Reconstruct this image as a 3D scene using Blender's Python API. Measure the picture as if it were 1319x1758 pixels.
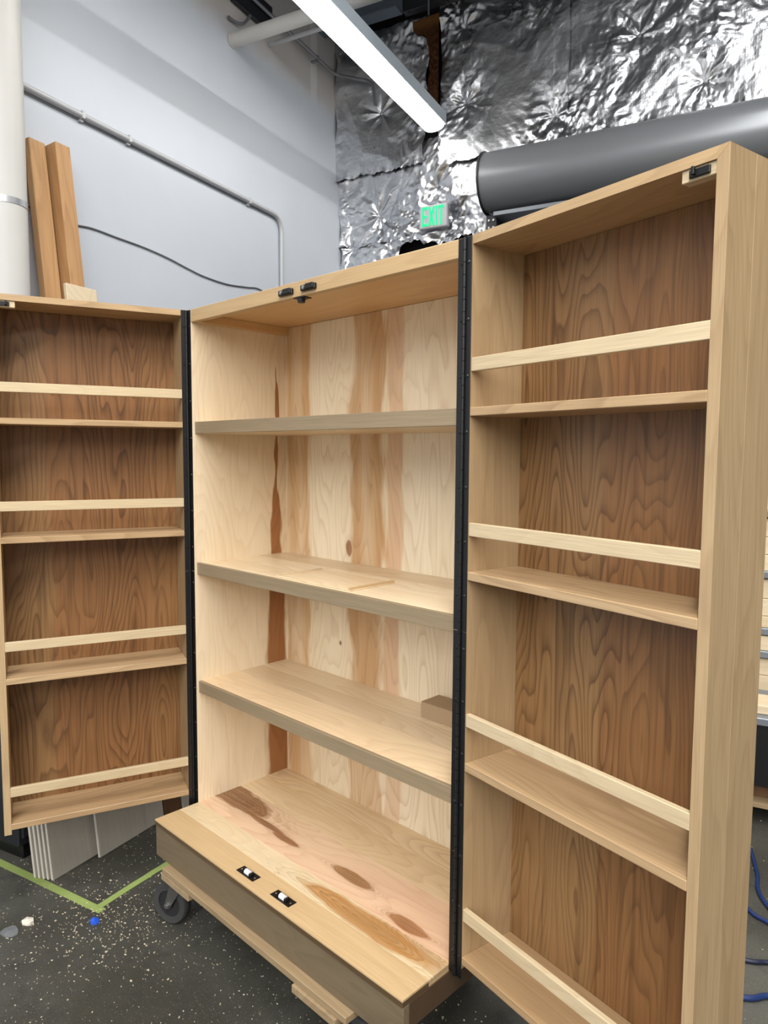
import bpy, bmesh, math, random
import numpy as np
from mathutils import Vector, Matrix, Euler

random.seed(7)
scn = bpy.context.scene
col = scn.collection
for o in list(bpy.data.objects):
    bpy.data.objects.remove(o)

# ------------------------------------------------------------------ frames
# world = cabinet frame (x along the cabinet front, y into it), floor at z=0.
# The room is turned against the cabinet by RA; its origin is the wall corner.
ZO = 0.25                                  # cabinet datum above the floor
RA = math.radians(16.9)
KX, KY = -2.128, 2.535
E1 = Vector((math.cos(RA), math.sin(RA), 0)); E2 = Vector((-math.sin(RA), math.cos(RA), 0))
def RM(X, Y, Z):                           # room coordinates -> world
    return Vector((KX, KY, 0)) + E1 * X + E2 * Y + Vector((0, 0, Z))

# ------------------------------------------------------------------ camera
cam = bpy.data.cameras.new('camera'); camo = bpy.data.objects.new('camera', cam); col.objects.link(camo)
cam.sensor_fit = 'HORIZONTAL'; cam.sensor_width = 36; cam.lens = 36 * 1223.48 / 1319
yaw, pitch, roll = 0.774, 0.0807, 0.0057
fw = Vector((-math.sin(yaw), math.cos(yaw), 0)); rt = Vector((math.cos(yaw), math.sin(yaw), 0)); up = Vector((0, 0, 1))
f2 = fw * math.cos(pitch) - up * math.sin(pitch); u2 = up * math.cos(pitch) + fw * math.sin(pitch)
r3 = rt * math.cos(roll) + u2 * math.sin(roll); u3 = -rt * math.sin(roll) + u2 * math.cos(roll)
m = Matrix((r3, u3, -f2)).transposed().to_4x4(); m.translation = Vector((1.9742, -1.159, 1.1666 + ZO))
camo.matrix_world = m
cam.clip_start = 0.02
scn.camera = camo

# ------------------------------------------------------------------ world, lights, exposure
w = bpy.data.worlds.new('world'); scn.world = w; w.use_nodes = True
w.node_tree.nodes['Background'].inputs[0].default_value = (0.8, 0.88, 1, 1)
w.node_tree.nodes['Background'].inputs[1].default_value = 0.02
LAMP_COL = (1.0, 0.985, 0.96)
def strip_lamp(X, Y, Z, power, ln=2.4, wd=0.14):
    l = bpy.data.lights.new('strip_lamp', 'AREA'); l.shape = 'RECTANGLE'; l.size = wd; l.size_y = ln
    l.energy = power; l.color = LAMP_COL
    o = bpy.data.objects.new('strip_lamp', l); col.objects.link(o)
    o.location = RM(X, Y, Z); o.rotation_euler = (0, 0, RA)
    l2 = l.copy(); l2.energy = power * .15                      # upward copy, added as fill to brighten the ceiling and beam
    o2 = bpy.data.objects.new('strip_lamp_upfill', l2); col.objects.link(o2)
    o2.location = RM(X, Y, Z + .12); o2.rotation_euler = (math.pi, 0, -RA)
    return o
strip_lamp(3.0, -2.4, 4.25, 55)
strip_lamp(3.0, -4.9, 4.25, 105)
strip_lamp(3.0, -7.3, 4.25, 110)
strip_lamp(5.6, -7.3, 4.25, 50)
for yy in (-10.2, -13.2, -16.2):  # far rows out of view, added as low frontal fill for the interior
    strip_lamp(3.0, yy, 4.25, 150)
    strip_lamp(5.6, yy, 4.25, 110)
FIX_STRENGTH = 12.0
scn.view_settings.view_transform = 'Standard'; scn.view_settings.look = 'None'
scn.view_settings.gamma = 1; scn.view_settings.use_curve_mapping = False
scn.view_settings.exposure = 0.52

# ------------------------------------------------------------------ material helpers
def lin(c):
    return tuple(((v / 255) / 12.92 if v / 255 <= .04045 else ((v / 255 + .055) / 1.055) ** 2.4) for v in c) + (1.0,)
class NB:
    def __init__(s, name):
        s.m = bpy.data.materials.new(name); s.m.use_nodes = True; s.t = s.m.node_tree
        s.b = s.t.nodes['Principled BSDF']
    def n(s, typ): return s.t.nodes.new(typ)
    def put(s, sock, v):
        if isinstance(v, bpy.types.NodeSocket): s.t.links.new(v, sock)
        elif v is not None: sock.default_value = v
    def math(s, op, a, b=None, c=None, clamp=False):
        n = s.n('ShaderNodeMath'); n.operation = op; n.use_clamp = clamp
        for i, v in enumerate((a, b, c)): s.put(n.inputs[i], v)
        return n.outputs[0]
    def sep(s, v):
        n = s.n('ShaderNodeSeparateXYZ'); s.put(n.inputs[0], v); return n.outputs
    def comb(s, x, y, z):
        n = s.n('ShaderNodeCombineXYZ')
        for i, v in enumerate((x, y, z)): s.put(n.inputs[i], v)
        return n.outputs[0]
    def noise(s, v, scale=1.0, detail=2.0, rough=.5, dist=0.0):
        n = s.n('ShaderNodeTexNoise'); s.put(n.inputs['Vector'], v); n.inputs['Scale'].default_value = scale
        n.inputs['Detail'].default_value = detail; n.inputs['Roughness'].default_value = rough
        n.inputs['Distortion'].default_value = dist
        return n.outputs[0]
    def mix(s, f, a, b, mode='MIX'):
        n = s.n('ShaderNodeMix'); n.data_type = 'RGBA'; n.blend_type = mode
        s.put(n.inputs[0], f); s.put(n.inputs[6], a); s.put(n.inputs[7], b)
        return n.outputs[2]
    def step(s, v, a, b, lo=0.0, hi=1.0):
        n = s.n('ShaderNodeMapRange'); n.interpolation_type = 'SMOOTHSTEP'
        s.put(n.inputs[0], v); n.inputs[1].default_value = a; n.inputs[2].default_value = b
        n.inputs[3].default_value = lo; n.inputs[4].default_value = hi
        return n.outputs[0]
    def obj(s): return s.n('ShaderNodeTexCoord').outputs['Object']
    def rnd(s): return s.n('ShaderNodeObjectInfo').outputs['Random']
    def bump(s, h, strength, dist=.01):
        n = s.n('ShaderNodeBump'); n.inputs['Strength'].default_value = strength; n.inputs['Distance'].default_value = dist
        s.put(n.inputs['Height'], h); s.put(s.b.inputs['Normal'], n.outputs[0])
    def done(s, color, rough=.5, metal=0.0, spec=.5):
        s.put(s.b.inputs['Base Color'], color); s.put(s.b.inputs['Roughness'], rough)
        s.b.inputs['Metallic'].default_value = metal; s.b.inputs['Specular IOR Level'].default_value = spec
        return s.m

def plain(name, c, rough=.5, metal=0.0, var=.08, scale=8.0, bump=0.0):
    k = NB(name); n = k.noise(k.obj(), scale, 4, .6)
    c = lin(c)
    a = tuple(v * (1 - var) for v in c[:3]) + (1,); b = tuple(min(1, v * (1 + var)) for v in c[:3]) + (1,)
    if bump: k.bump(n, bump, .003)
    return k.done(k.mix(n, a, b), rough, metal)

def wood(name, light, mid, dark, along='Z', scale=7.0, stretch=.22, rings=9.0, tilt=14.0, contrast=.5, sharp=2.2,
         fiber=.16, rough=.42, stripes=(), knots=(), seed=0.0, tone=1.0, curl=0.0, vary=0.0, desat=.07, bright=1.06, wav=.6, streak=0.0, leaf=None):
    k = NB(name); c = k.sep(k.obj())
    ax = {'X': (1, 2, 0), 'Y': (0, 2, 1), 'Z': (0, 1, 2)}[along]
    X, Y, L = c[ax[0]], c[ax[1]], c[ax[2]]
    off = k.math('MULTIPLY_ADD', k.rnd(), 37.0, seed)
    Xo = k.math('ADD', X, off); Lo = k.math('ADD', L, off)
    S = k.math('MULTIPLY', Xo, scale); T = k.math('MULTIPLY', Y, scale)
    P = k.comb(S, T, k.math('MULTIPLY', Lo, scale * stretch))
    h = k.noise(P, 1.0, 2.4, .42)
    w2 = k.noise(P, 3.7, 2.0, .5)
    tot = k.math('MULTIPLY', h, rings)
    tot = k.math('ADD', tot, k.math('MULTIPLY', k.math('ADD', Xo, Y), tilt))
    tot = k.math('MULTIPLY_ADD', w2, wav, tot)
    r = k.math('FRACT', tot)
    line = k.math('MULTIPLY', k.math('POWER', r, sharp), k.step(r, .88, 1.0, 1.0, 0.0))
    br = k.noise(P, .55, 2.0, .5)
    br = k.step(br, .5 - .22 / tone, .5 + .22 / tone)
    def soft(c):
        c = lin(c); g = .3 * c[0] + .6 * c[1] + .1 * c[2]
        return tuple(min(.9, (v + (g - v) * desat) * bright) for v in c[:3]) + (1,)
    lc, mc, dc = soft(light), soft(mid), soft(dark)
    colr = k.mix(br, lc, mc)
    if leaf:                                                    # veneer leaves: (edge, colour) from left to right
        for (e, c_, st) in leaf:
            ed = k.math('MULTIPLY_ADD', k.math('SUBTRACT', k.noise(k.comb(e * 17, 0.0, L), 3.0, 3), .5), .05, X)
            colr = k.mix(k.math('MULTIPLY', k.step(ed, e, e + .012), st), colr, lin(c_))
    amt = k.math('MULTIPLY', line, k.math('MULTIPLY', k.step(k.noise(P, .8, 1.0), .3, .7, .45, 1.0), contrast))
    colr = k.mix(amt, colr, dc)
    for (cx, hw, sc, amp, l0, l1, st) in stripes:
        wob = k.math('MULTIPLY', k.math('SUBTRACT', k.noise(k.comb(cx * 31.0, 0.0, L), 2.6, 2.5), .5), amp)
        d = k.math('ABSOLUTE', k.math('ADD', k.math('SUBTRACT', X, cx), wob))
        ragged = k.math('MULTIPLY', k.math('SUBTRACT', k.noise(k.comb(k.math('MULTIPLY', X, 30.0), 0.0, k.math('MULTIPLY', L, 5.0)), 1.0, 2), .5), hw * .9)
        widen = k.step(L, l0, l1, 1.0, 0.0) if l1 > l0 else 1.0; solid = st >= .9
        d = k.math('ADD', d, ragged)
        d = k.math('DIVIDE', d, k.math('MULTIPLY', hw, k.math('MAXIMUM', widen, .02)) if l1 > l0 else hw)
        mk = k.math('MULTIPLY', k.math('MULTIPLY', k.step(d, .74, 1.06, 1.0, 0.0), 1.0 if solid else k.step(k.noise(k.comb(k.math('MULTIPLY', X, 14.0), cx * 9, k.math('MULTIPLY', L, 1.6)), 1.0, 2), .25, .6, .45, 1.0)), st)
        s2 = k.mix(k.math('MULTIPLY', line, .5), lin(sc), tuple(v * .55 for v in lin(sc)[:3]) + (1,))
        colr = k.mix(mk, colr, s2)
    fibl = k.noise(k.comb(k.math('MULTIPLY', X, 160.0), k.math('MULTIPLY', Y, 160.0), k.math('MULTIPLY', L, 6.0)), 1.0, 2.0) if knots else None
    for (cx, cl, rx, rl, kc, st) in knots:
        a = k.math('ABSOLUTE', k.math('DIVIDE', k.math('SUBTRACT', X, cx), rx)); b = k.math('ABSOLUTE', k.math('DIVIDE', k.math('SUBTRACT', L, cl), rl))
        d = k.math('SQRT', k.math('ADD', k.math('POWER', a, 1.8), k.math('POWER', b, 1.7)))
        nz = k.noise(k.comb(k.math('MULTIPLY', X, 18.0), cl * 13 + cx * 7, k.math('MULTIPLY', L, 18.0 * min(1, 2.4 * rx / rl))), 1.0, 3)
        d = k.math('MULTIPLY_ADD', k.math('SUBTRACT', nz, .5), .85, d)
        mk = k.math('MULTIPLY', k.step(d, .80, 1.06, 1.0, 0.0), k.math('MULTIPLY', k.step(fibl, .25, .7, .8, 1.0), st))
        rr = k.math('POWER', k.math('FRACT', k.math('MULTIPLY', d, 7.0)), 2.0)
        kd = tuple(v * .42 for v in lin(kc)[:3]) + (1,)
        colr = k.mix(k.math('MULTIPLY', k.math('MULTIPLY', rr, .35), k.step(d, .95, 1.7, 1.0, 0.0)), colr, kd)
        kk = k.mix(k.math('MULTIPLY', rr, .55), k.mix(k.step(d, .2, .9), tuple(v * .8 for v in lin(kc)[:3]) + (1,), lin(kc)), kd)
        colr = k.mix(mk, colr, kk)
    if streak:
        sk = k.noise(k.comb(k.math('MULTIPLY', Xo, 70.0), k.math('MULTIPLY', Y, 70.0), k.math('MULTIPLY', Lo, 1.6)), 1.0, 3.0, .6)
        colr = k.mix(k.math('MULTIPLY', k.step(sk, .48, .72), streak), colr, dc)
    fb = k.noise(k.comb(k.math('MULTIPLY', X, 420.0), k.math('MULTIPLY', Y, 420.0), k.math('MULTIPLY', L, 9.0)), 1.0, 2.0)
    fbv = k.step(fb, .25, .75, 1 - fiber, 1 + fiber * .4)
    if curl:
        cu = k.noise(k.comb(k.math('MULTIPLY', X, 9.0), k.math('MULTIPLY', Y, 9.0), k.math('MULTIPLY', L, 45.0)), 1.0, 1.0)
        fbv = k.math('MULTIPLY', fbv, k.step(cu, .3, .7, 1 - curl, 1 + curl))
    if vary:
        fbv = k.math('MULTIPLY', fbv, k.math('MULTIPLY_ADD', k.rnd(), vary, 1 - vary * .5))
    colr = k.mix(1.0, colr, k.comb(fbv, fbv, fbv), 'MULTIPLY')
    k.bump(fb, .08, .001)
    return k.done(colr, rough, 0.0, .4)

# ------------------------------------------------------------------ mesh helpers
def link(name, me, mat, parent=None):
    o = bpy.data.objects.new(name, me); col.objects.link(o)
    if mat: me.materials.append(mat)
    if parent: o.parent = parent
    return o
def bm_box(bm, x0, x1, y0, y1, z0, z1, bev=0.0, M=None):
    vs = [bm.verts.new((x, y, z)) for x in (x0, x1) for y in (y0, y1) for z in (z0, z1)]
    fs = [bm.faces.new([vs[i] for i in q]) for q in ((0, 1, 3, 2), (4, 6, 7, 5), (0, 4, 5, 1), (2, 3, 7, 6), (0, 2, 6, 4), (1, 5, 7, 3))]
    if bev:
        es = list({e for f in fs for e in f.edges})
        r = bmesh.ops.bevel(bm, geom=es, offset=bev, segments=1, affect='EDGES', profile=.5)
        vs = list({v for f in r['faces'] for v in f.verts} | {v for v in vs if v.is_valid})
    if M is not None: bmesh.ops.transform(bm, matrix=M, verts=[v for v in vs if v.is_valid])
    return vs
def fin(bm, name, mat, parent=None, smooth=False):
    bmesh.ops.recalc_face_normals(bm, faces=bm.faces[:])
    me = bpy.data.meshes.new(name); bm.to_mesh(me); bm.free()
    if smooth:
        for p in me.polygons: p.use_smooth = True
        me.set_sharp_from_angle(angle=math.radians(38))
    return link(name, me, mat, parent)
def box(name, x0, x1, y0, y1, z0, z1, mat, parent=None, bev=.001):
    bm = bmesh.new(); bm_box(bm, x0, x1, y0, y1, z0, z1, bev)
    return fin(bm, name, mat, parent)
def prism(name, poly, axis, a0, a1, mat, parent=None, bev=0.0):
    # poly: 2d points; axis 'y' -> (x,z) poly extruded along y
    bm = bmesh.new()
    def P(q, a): return {'y': (q[0], a, q[1]), 'x': (a, q[0], q[1]), 'z': (q[0], q[1], a)}[axis]
    A = [bm.verts.new(P(q, a0)) for q in poly]; B = [bm.verts.new(P(q, a1)) for q in poly]
    n = len(poly)
    bm.faces.new(A); bm.faces.new(B[::-1])
    for i in range(n): bm.faces.new((A[i], B[i], B[(i + 1) % n], A[(i + 1) % n]))
    if bev: bmesh.ops.bevel(bm, geom=bm.edges[:], offset=bev, segments=1, affect='EDGES')
    return fin(bm, name, mat, parent)
def bm_cyl(bm, p0, p1, r0, r1=None, seg=20, caps=True):
    r1 = r0 if r1 is None else r1
    p0, p1 = Vector(p0), Vector(p1); d = (p1 - p0).normalized()
    a = d.orthogonal().normalized(); b = d.cross(a)
    A, B = [], []
    for i in range(seg):
        t = 2 * math.pi * i / seg; q = a * math.cos(t) + b * math.sin(t)
        A.append(bm.verts.new(p0 + q * r0)); B.append(bm.verts.new(p1 + q * r1))
    for i in range(seg): bm.faces.new((A[i], A[(i + 1) % seg], B[(i + 1) % seg], B[i]))
    if caps: bm.faces.new(A[::-1]); bm.faces.new(B)
    return A + B
def bm_tube(bm, pts, r, seg=10):
    pts = [Vector(p) for p in pts]; rings = []
    ref = None
    for i, p in enumerate(pts):
        d = (pts[min(i + 1, len(pts) - 1)] - pts[max(i - 1, 0)]).normalized()
        a = d.orthogonal().normalized() if ref is None else (ref - d * ref.dot(d)).normalized()
        ref = a; b = d.cross(a)
        rings.append([bm.verts.new(p + (a * math.cos(2 * math.pi * k / seg) + b * math.sin(2 * math.pi * k / seg)) * r) for k in range(seg)])
    for A, B in zip(rings, rings[1:]):
        for k in range(seg): bm.faces.new((A[k], A[(k + 1) % seg], B[(k + 1) % seg], B[k]))
    bm.faces.new(rings[0][::-1]); bm.faces.new(rings[-1])
def smooth_path(pts, n=8):
    pts = [Vector(p) for p in pts]; out = []
    for i in range(len(pts) - 1):
        p0, p1, p2, p3 = pts[max(i - 1, 0)], pts[i], pts[i + 1], pts[min(i + 2, len(pts) - 1)]
        for k in range(n):
            t = k / n
            out.append(.5 * ((2 * p1) + (p2 - p0) * t + (2 * p0 - 5 * p1 + 4 * p2 - p3) * t * t + (3 * p1 - p0 - 3 * p2 + p3) * t ** 3))
    out.append(pts[-1]); return out
def round_poly(pts, r, n=6):
    pts = [Vector(p) for p in pts]; out = [pts[0]]
    for a, b, c in zip(pts, pts[1:], pts[2:]):
        u = (a - b).normalized(); v = (c - b).normalized()
        s, e = b + u * r, b + v * r
        for k in range(n + 1):
            t = k / n; out.append((1 - t) ** 2 * s + 2 * t * (1 - t) * b + t * t * e)
    out.append(pts[-1]); return out
def tag(o, label=None, cat=None, group=None, kind=None):
    if label: o['label'] = label
    if cat: o['category'] = cat
    if group: o['group'] = group
    if kind: o['kind'] = kind
    return o
def thing(name, label, cat, loc=(0, 0, 0), rz=0.0, group=None):
    o = bpy.data.objects.new(name, None); col.objects.link(o); o.empty_display_size = .1
    o.location = loc; o.rotation_euler = (0, 0, rz)
    return tag(o, label, cat, group)
def rthing(name, label, cat, X=0, Y=0, Z=0, group=None):
    return thing(name, label, cat, RM(X, Y, Z), RA, group)
def copy_tree(o, parent=None):
    c = o.copy(); col.objects.link(c)
    if parent: c.parent = parent
    for ch in list(o.children): copy_tree(ch, c)
    return c

# ------------------------------------------------------------------ materials
def wall_mat():
    k = NB('painted_wall'); c = k.sep(k.obj())
    n = k.noise(k.obj(), 2.2, 4, .6)
    white = k.mix(n, lin((194, 201, 211)), lin((206, 212, 220)))
    raw = k.mix(k.noise(k.obj(), 5, 4, .6), lin((190, 185, 182)), lin((206, 202, 199)))
    edge = k.math('MULTIPLY_ADD', k.math('SUBTRACT', k.noise(k.obj(), 9, 4, .7), .5), .14, c[2])
    up_ = k.step(edge, 3.82, 4.0)
    seamd = k.math('ABSOLUTE', k.math('ADD', k.math('ADD', c[1], .34), k.math('MULTIPLY', k.math('SUBTRACT', k.noise(k.obj(), 7, 3), .5), .03)))
    seam = k.math('MULTIPLY', k.step(seamd, .03, .05, 1.0, 0.0), .75)
    raw = k.mix(seam, raw, lin((222, 221, 220)))
    k.bump(k.noise(k.obj(), 60, 3), .06, .002)
    return k.done(k.mix(up_, white, raw), .38, 0, .4)
M = {}
M['wall'] = wall_mat()
M['wall2'] = plain('pale_paint', (150, 152, 154), .6)
M['ceil'] = plain('ceiling_deck', (128, 130, 133), .7)
def floor_mat():
    k = NB('sealed_concrete'); o = k.obj()
    n1 = k.noise(o, 1.3, 5, .6); n2 = k.noise(o, 9, 5, .65); n3 = k.noise(o, 260, 2, .5)
    c = k.mix(k.step(n1, .35, .68), lin((58, 57, 50)), lin((84, 83, 76)))
    c = k.mix(k.math('MULTIPLY', k.step(n2, .5, .72), .5), c, lin((44, 43, 38)))
    c = k.mix(k.math('MULTIPLY', k.step(n3, .62, .72), .55), c, lin((150, 146, 134)))
    k.bump(n2, .12, .004)
    return k.done(c, k.step(n2, .3, .7, .42, .62), 0, .4)
M['floor'] = floor_mat()
# cabinet woods
M['panel'] = wood('birch_panel', (226, 204, 164), (217, 190, 146), (190, 152, 106), 'Z', 5.5, .16, 24, 8, .45, 2.4, .08, .34)
BACKST = [(.085, .068, (198, 152, 98), .02, 0, -1, .8), (.42, .075, (194, 148, 98), .17, 0, -1, .85),
          (.535, .035, (206, 150, 106), .05, 0, -1, .55), (.86, .07, (200, 156, 104), .1, 0, -1, .6)]
M['back'] = wood('birch_back_panel', (236, 220, 188), (226, 206, 166), (190, 152, 108), 'Z', 5.5, .15, 30, 8, .62, 3.4, .07, .27, wav=.9, desat=.18,
                 stripes=BACKST, knots=[(.34, .87, .016, .03, (150, 95, 50), .9), (.47, .22, .012, .012, (150, 95, 50), .8), (.73, .42, .008, .01, (130, 80, 40), .8), (.30, .56, .006, .008, (120, 70, 35), .8)])
def side_mat():
    return wood('birch_side_panel', (228, 202, 160), (218, 188, 142), (196, 156, 110), 'Y' if False else 'Z', 6, .2, 8, 10, .34, 2.4, .08, .33)
# the side panel is laid in y-z, so its across axis is the second one: own material
def side_panel_mat():
    k_st = [(.318, .04, (150, 98, 54), .012, .35, 1.46, .95)]
    m_ = wood('birch_side_panel', (230, 206, 166), (220, 192, 148), (196, 158, 112), 'Z', 6, .2, 8, 10, .34, 2.4, .08, .33)
    return m_
M['top_in'] = wood('honey_birch', (212, 174, 122), (202, 160, 106), (174, 130, 80), 'X', 5, .2, 7, 10, .35, 2, .08, .4)
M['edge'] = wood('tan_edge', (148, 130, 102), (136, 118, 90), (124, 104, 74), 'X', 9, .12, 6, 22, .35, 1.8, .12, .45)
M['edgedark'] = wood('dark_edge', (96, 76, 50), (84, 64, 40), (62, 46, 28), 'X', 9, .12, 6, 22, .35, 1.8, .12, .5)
M['toprail'] = wood('top_rail_wood', (196, 166, 120), (186, 154, 108), (160, 126, 84), 'X', 9, .12, 6, 22, .35, 1.8, .1, .42)
M['shelf'] = wood('shelf_birch', (226, 206, 172), (216, 188, 148), (184, 148, 106), 'X', 5.5, .18, 20, 8, .42, 2.4, .08, .36, vary=.16)
M['basefront_shade'] = wood('base_front_shaded_wood', (118, 102, 78), (106, 92, 70), (88, 74, 54), 'X', 6, .18, 20, 8, .4, 2, .1, .5)  # shade low on the base front is put into the wood colour
M['baseside_shade'] = wood('base_side_shaded_wood', (84, 64, 44), (74, 56, 38), (56, 42, 28), 'Y', 6, .18, 8, 10, .4, 2, .1, .5)  # darkened wood: holds the shade below the side panel and right door
M['bd_tan'] = wood('board_tan', (202, 172, 126), (194, 162, 114), (168, 134, 90), 'X', 8, .12, 5, 16, .3, 2, .1, .42, seed=3)
M['bd_cream'] = wood('board_cream', (222, 202, 164), (216, 192, 150), (184, 154, 112), 'X', 8, .3, 22, 4, .5, 2.4, .08, .36, seed=9,
                     knots=[(-.031, .815, .037, .25, (186, 134, 76), .95), (.0, .995, .03, .12, (178, 126, 72), .5)])
M['bd_rosy'] = wood('board_rosy', (226, 196, 160), (210, 164, 132), (176, 128, 92), 'X', 6, .2, 22, 5, .5, 2.6, .08, .36, seed=14,
                    knots=[(.105, .06, .05, .2, (138, 92, 52), .95), (.072, .27, .012, .1, (140, 92, 52), .9), (.06, .39, .013, .065, (150, 98, 58), .9),
                           (.068, .665, .019, .09, (158, 112, 68), .95), (.03, .9, .02, .08, (160, 106, 62), .95)])
M['bd_honey'] = wood('board_honey', (226, 202, 162), (216, 186, 142), (178, 138, 94), 'X', 5.5, .2, 24, 5, .55, 2.6, .08, .36, seed=21)
def cherry(name, leaf, seed):
    return wood(name, (160, 122, 80), (142, 104, 66), (70, 44, 24), 'Z', 6.0, .17, 34, 8, .95, 3.2, .14, .42, desat=.0, bright=.86, wav=1.1, streak=.4, leaf=leaf, seed=seed)
M['cherryR'] = cherry('cherry_ply_right', [(.24, (138, 96, 58), .75), (.40, (126, 86, 50), .6)], 0)
M['cherryL'] = cherry('cherry_ply_left', [(-.40, (134, 92, 56), .75), (-.12, (144, 104, 64), .6)], 5)
M['door_side'] = wood('door_side_wood', (180, 152, 112), (164, 136, 98), (134, 104, 70), 'Z', 6, .12, 20, 12, .5, 2.6, .12, .42, vary=.12)
M['door_top'] = wood('door_top_wood', (184, 154, 112), (168, 136, 96), (134, 102, 68), 'X', 6, .14, 20, 12, .5, 2.4, .1, .42)
M['rail'] = wood('door_rail_wood', (206, 186, 150), (196, 174, 136), (178, 150, 110), 'X', 7, .2, 18, 12, .4, 2.4, .12, .42)
M['dshelf'] = wood('door_shelf_wood', (186, 156, 116), (170, 138, 98), (130, 96, 62), 'X', 6, .16, 20, 10, .5, 2.4, .1, .38)
M['ply'] = wood('raw_ply', (186, 178, 166), (172, 164, 152), (146, 136, 122), 'Z', 5, .2, 7, 8, .35, 2, .1, .6)
M['ply_edge'] = plain('ply_edge', (206, 200, 188), .7, var=.1, scale=60)
M['lumber'] = wood('cedar_post', (196, 152, 100), (180, 134, 84), (142, 98, 58), 'Z', 9, .1, 9, 20, .5, 2, .14, .6)
M['pale'] = wood('pale_pine', (222, 204, 172), (212, 190, 152), (186, 156, 116), 'X', 8, .12, 6, 18, .4, 2, .1, .55)
M['dolly'] = wood('dolly_pine', (168, 146, 110), (154, 130, 96), (122, 98, 68), 'X', 9, .1, 7, 20, .45, 2, .16, .6)
M['brown'] = wood('brown_board', (112, 80, 52), (98, 68, 42), (70, 46, 28), 'Z', 8, .12, 7, 18, .5, 2, .12, .5)
# others
M['black'] = plain('black_powder_coat', (9, 9, 11), .42, 0, .2)
M['blacksteel'] = plain('black_steel', (20, 20, 22), .35, .3, .2)
M['roller'] = plain('white_nylon', (232, 234, 238), .35, 0, .02)
M['rubber'] = plain('grey_rubber', (62, 62, 62), .55, 0, .15, 30)
M['wheelhub'] = plain('dark_hub', (40, 40, 41), .5, 0, .15)
M['zinc'] = plain('dull_zinc', (112, 110, 106), .45, .7, .15, 20)
M['bolt'] = plain('bolt_steel', (170, 170, 168), .3, .9, .1)
M['card'] = plain('cardboard', (164, 140, 110), .7, 0, .05, 20)
M['pipe'] = plain('painted_pipe', (205, 204, 200), .42, 0, .06, 5)
M['pipe2'] = plain('aged_collar', (176, 168, 156), .5, 0, .08, 6)
M['conduit'] = plain('painted_conduit', (186, 188, 192), .35, .1, .05)
M['conduit2'] = plain('galvanised_conduit', (150, 150, 156), .35, .6, .08)
M['wire'] = plain('grey_wire', (110, 112, 118), .5)
M['strap'] = plain('strap_metal', (190, 192, 194), .3, .7)
M['barrel'] = plain('grey_painted_steel', (122, 125, 129), .33, .25, .03, 3)
M['darkmetal'] = plain('dark_steel', (42, 44, 48), .45, .3, .2)
M['greymetal'] = plain('grey_steel_rail', (128, 134, 140), .4, .4, .06)
M['beam'] = plain('blue_grey_beam', (104, 116, 130), .5, .1, .1)
M['fixture'] = plain('white_enamel', (190, 202, 212), .4, 0, .03)
M['signplate'] = plain('sign_plate', (176, 176, 182), .4, 0, .03)
M['tape'] = plain('green_tape', (146, 164, 92), .6, 0, .15, 14)
M['bluetape'] = plain('blue_tape', (44, 92, 214), .5, 0, .1, 30)
M['paper'] = plain('paper_scrap', (214, 204, 190), .7, 0, .06, 30)
M['film'] = plain('plastic_film', (120, 122, 124), .35, .1, .2, 40)
M['chips'] = plain('wood_chip', (206, 192, 166), .8, 0, .25, 80)
M['hose'] = plain('blue_hose', (27, 46, 92), .35, 0, .1)
M['hosedark'] = plain('navy_hose', (24, 28, 52), .4, 0, .1)
M['toolcab'] = plain('charcoal_steel', (36, 37, 40), .45, .2, .15)
def foil_mat():
    k = NB('aluminium_foil'); o = k.obj(); c = k.sep(o)
    gx = k.math('PINGPONG', k.math('MULTIPLY', c[0], 75.0), 1.0); gz = k.math('PINGPONG', k.math('MULTIPLY', c[2], 75.0), 1.0)
    g = k.math('MAXIMUM', k.math('POWER', gx, 6.0), k.math('POWER', gz, 6.0))
    cr = k.noise(o, 38, 4, .65)
    k.bump(k.math('MULTIPLY_ADD', g, .12, cr), .35, .006)
    return k.done(k.mix(k.noise(o, 3, 3), lin((204, 206, 211)), lin((226, 228, 231))), k.step(k.noise(o, 5, 3), .3, .7, .25, .38), 1.0)
M['foil'] = foil_mat()
def batt_mat():
    k = NB('brown_fibreglass'); o = k.obj(); n = k.noise(o, 40, 5, .7)
    k.bump(n, .8, .02)
    c = k.mix(k.step(n, .3, .7), lin((74, 44, 30)), lin((132, 88, 58)))
    return k.done(k.mix(k.step(k.sep(o)[2], 4.27, 4.36), c, lin((178, 128, 78))), .9, 0, .1)
M['batt'] = batt_mat()
M['void'] = plain('dark_opening', (16, 16, 18), .8)
def emis(name, c, s):
    k = NB(name); k.b.inputs['Emission Color'].default_value = lin(c); k.b.inputs['Emission Strength'].default_value = s
    return k.done(lin(c), .5)
M['tube'] = emis('lit_diffuser', (255, 250, 244), FIX_STRENGTH)
M['exitgreen'] = emis('lit_green_letter', (20, 214, 130), .55)

# ------------------------------------------------------------------ room shell (room coordinates)
RX, RY, RZ = 8.0, -18.5, 5.2
def rstruct(name, x0, x1, y0, y1, z0, z1, mat):
    o = box(name, x0, x1, y0, y1, z0, z1, mat, None, 0)
    o.location = RM(0, 0, 0); o.rotation_euler = (0, 0, RA)
    return tag(o, kind='structure')
floor = rstruct('floor', -.2, RX + .2, RY - .2, .6, -.15, 0, M['floor'])
ceiling = rstruct('ceiling', -.2, RX + .2, RY - .2, .6, RZ, RZ + .1, M['ceil'])
wall_left = rstruct('wall_left', -.2, 0, RY, .6, 0, RZ, M['wall'])
wall_back = rstruct('wall_back', 0, RX, .1, .3, 0, RZ, M['void'])
wall_right = rstruct('wall_right', RX, RX + .2, RY, .6, 0, RZ, M['wall2'])
wall_front = rstruct('wall_front', 0, RX, RY - .2, RY, 0, RZ, M['wall2'])

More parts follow.
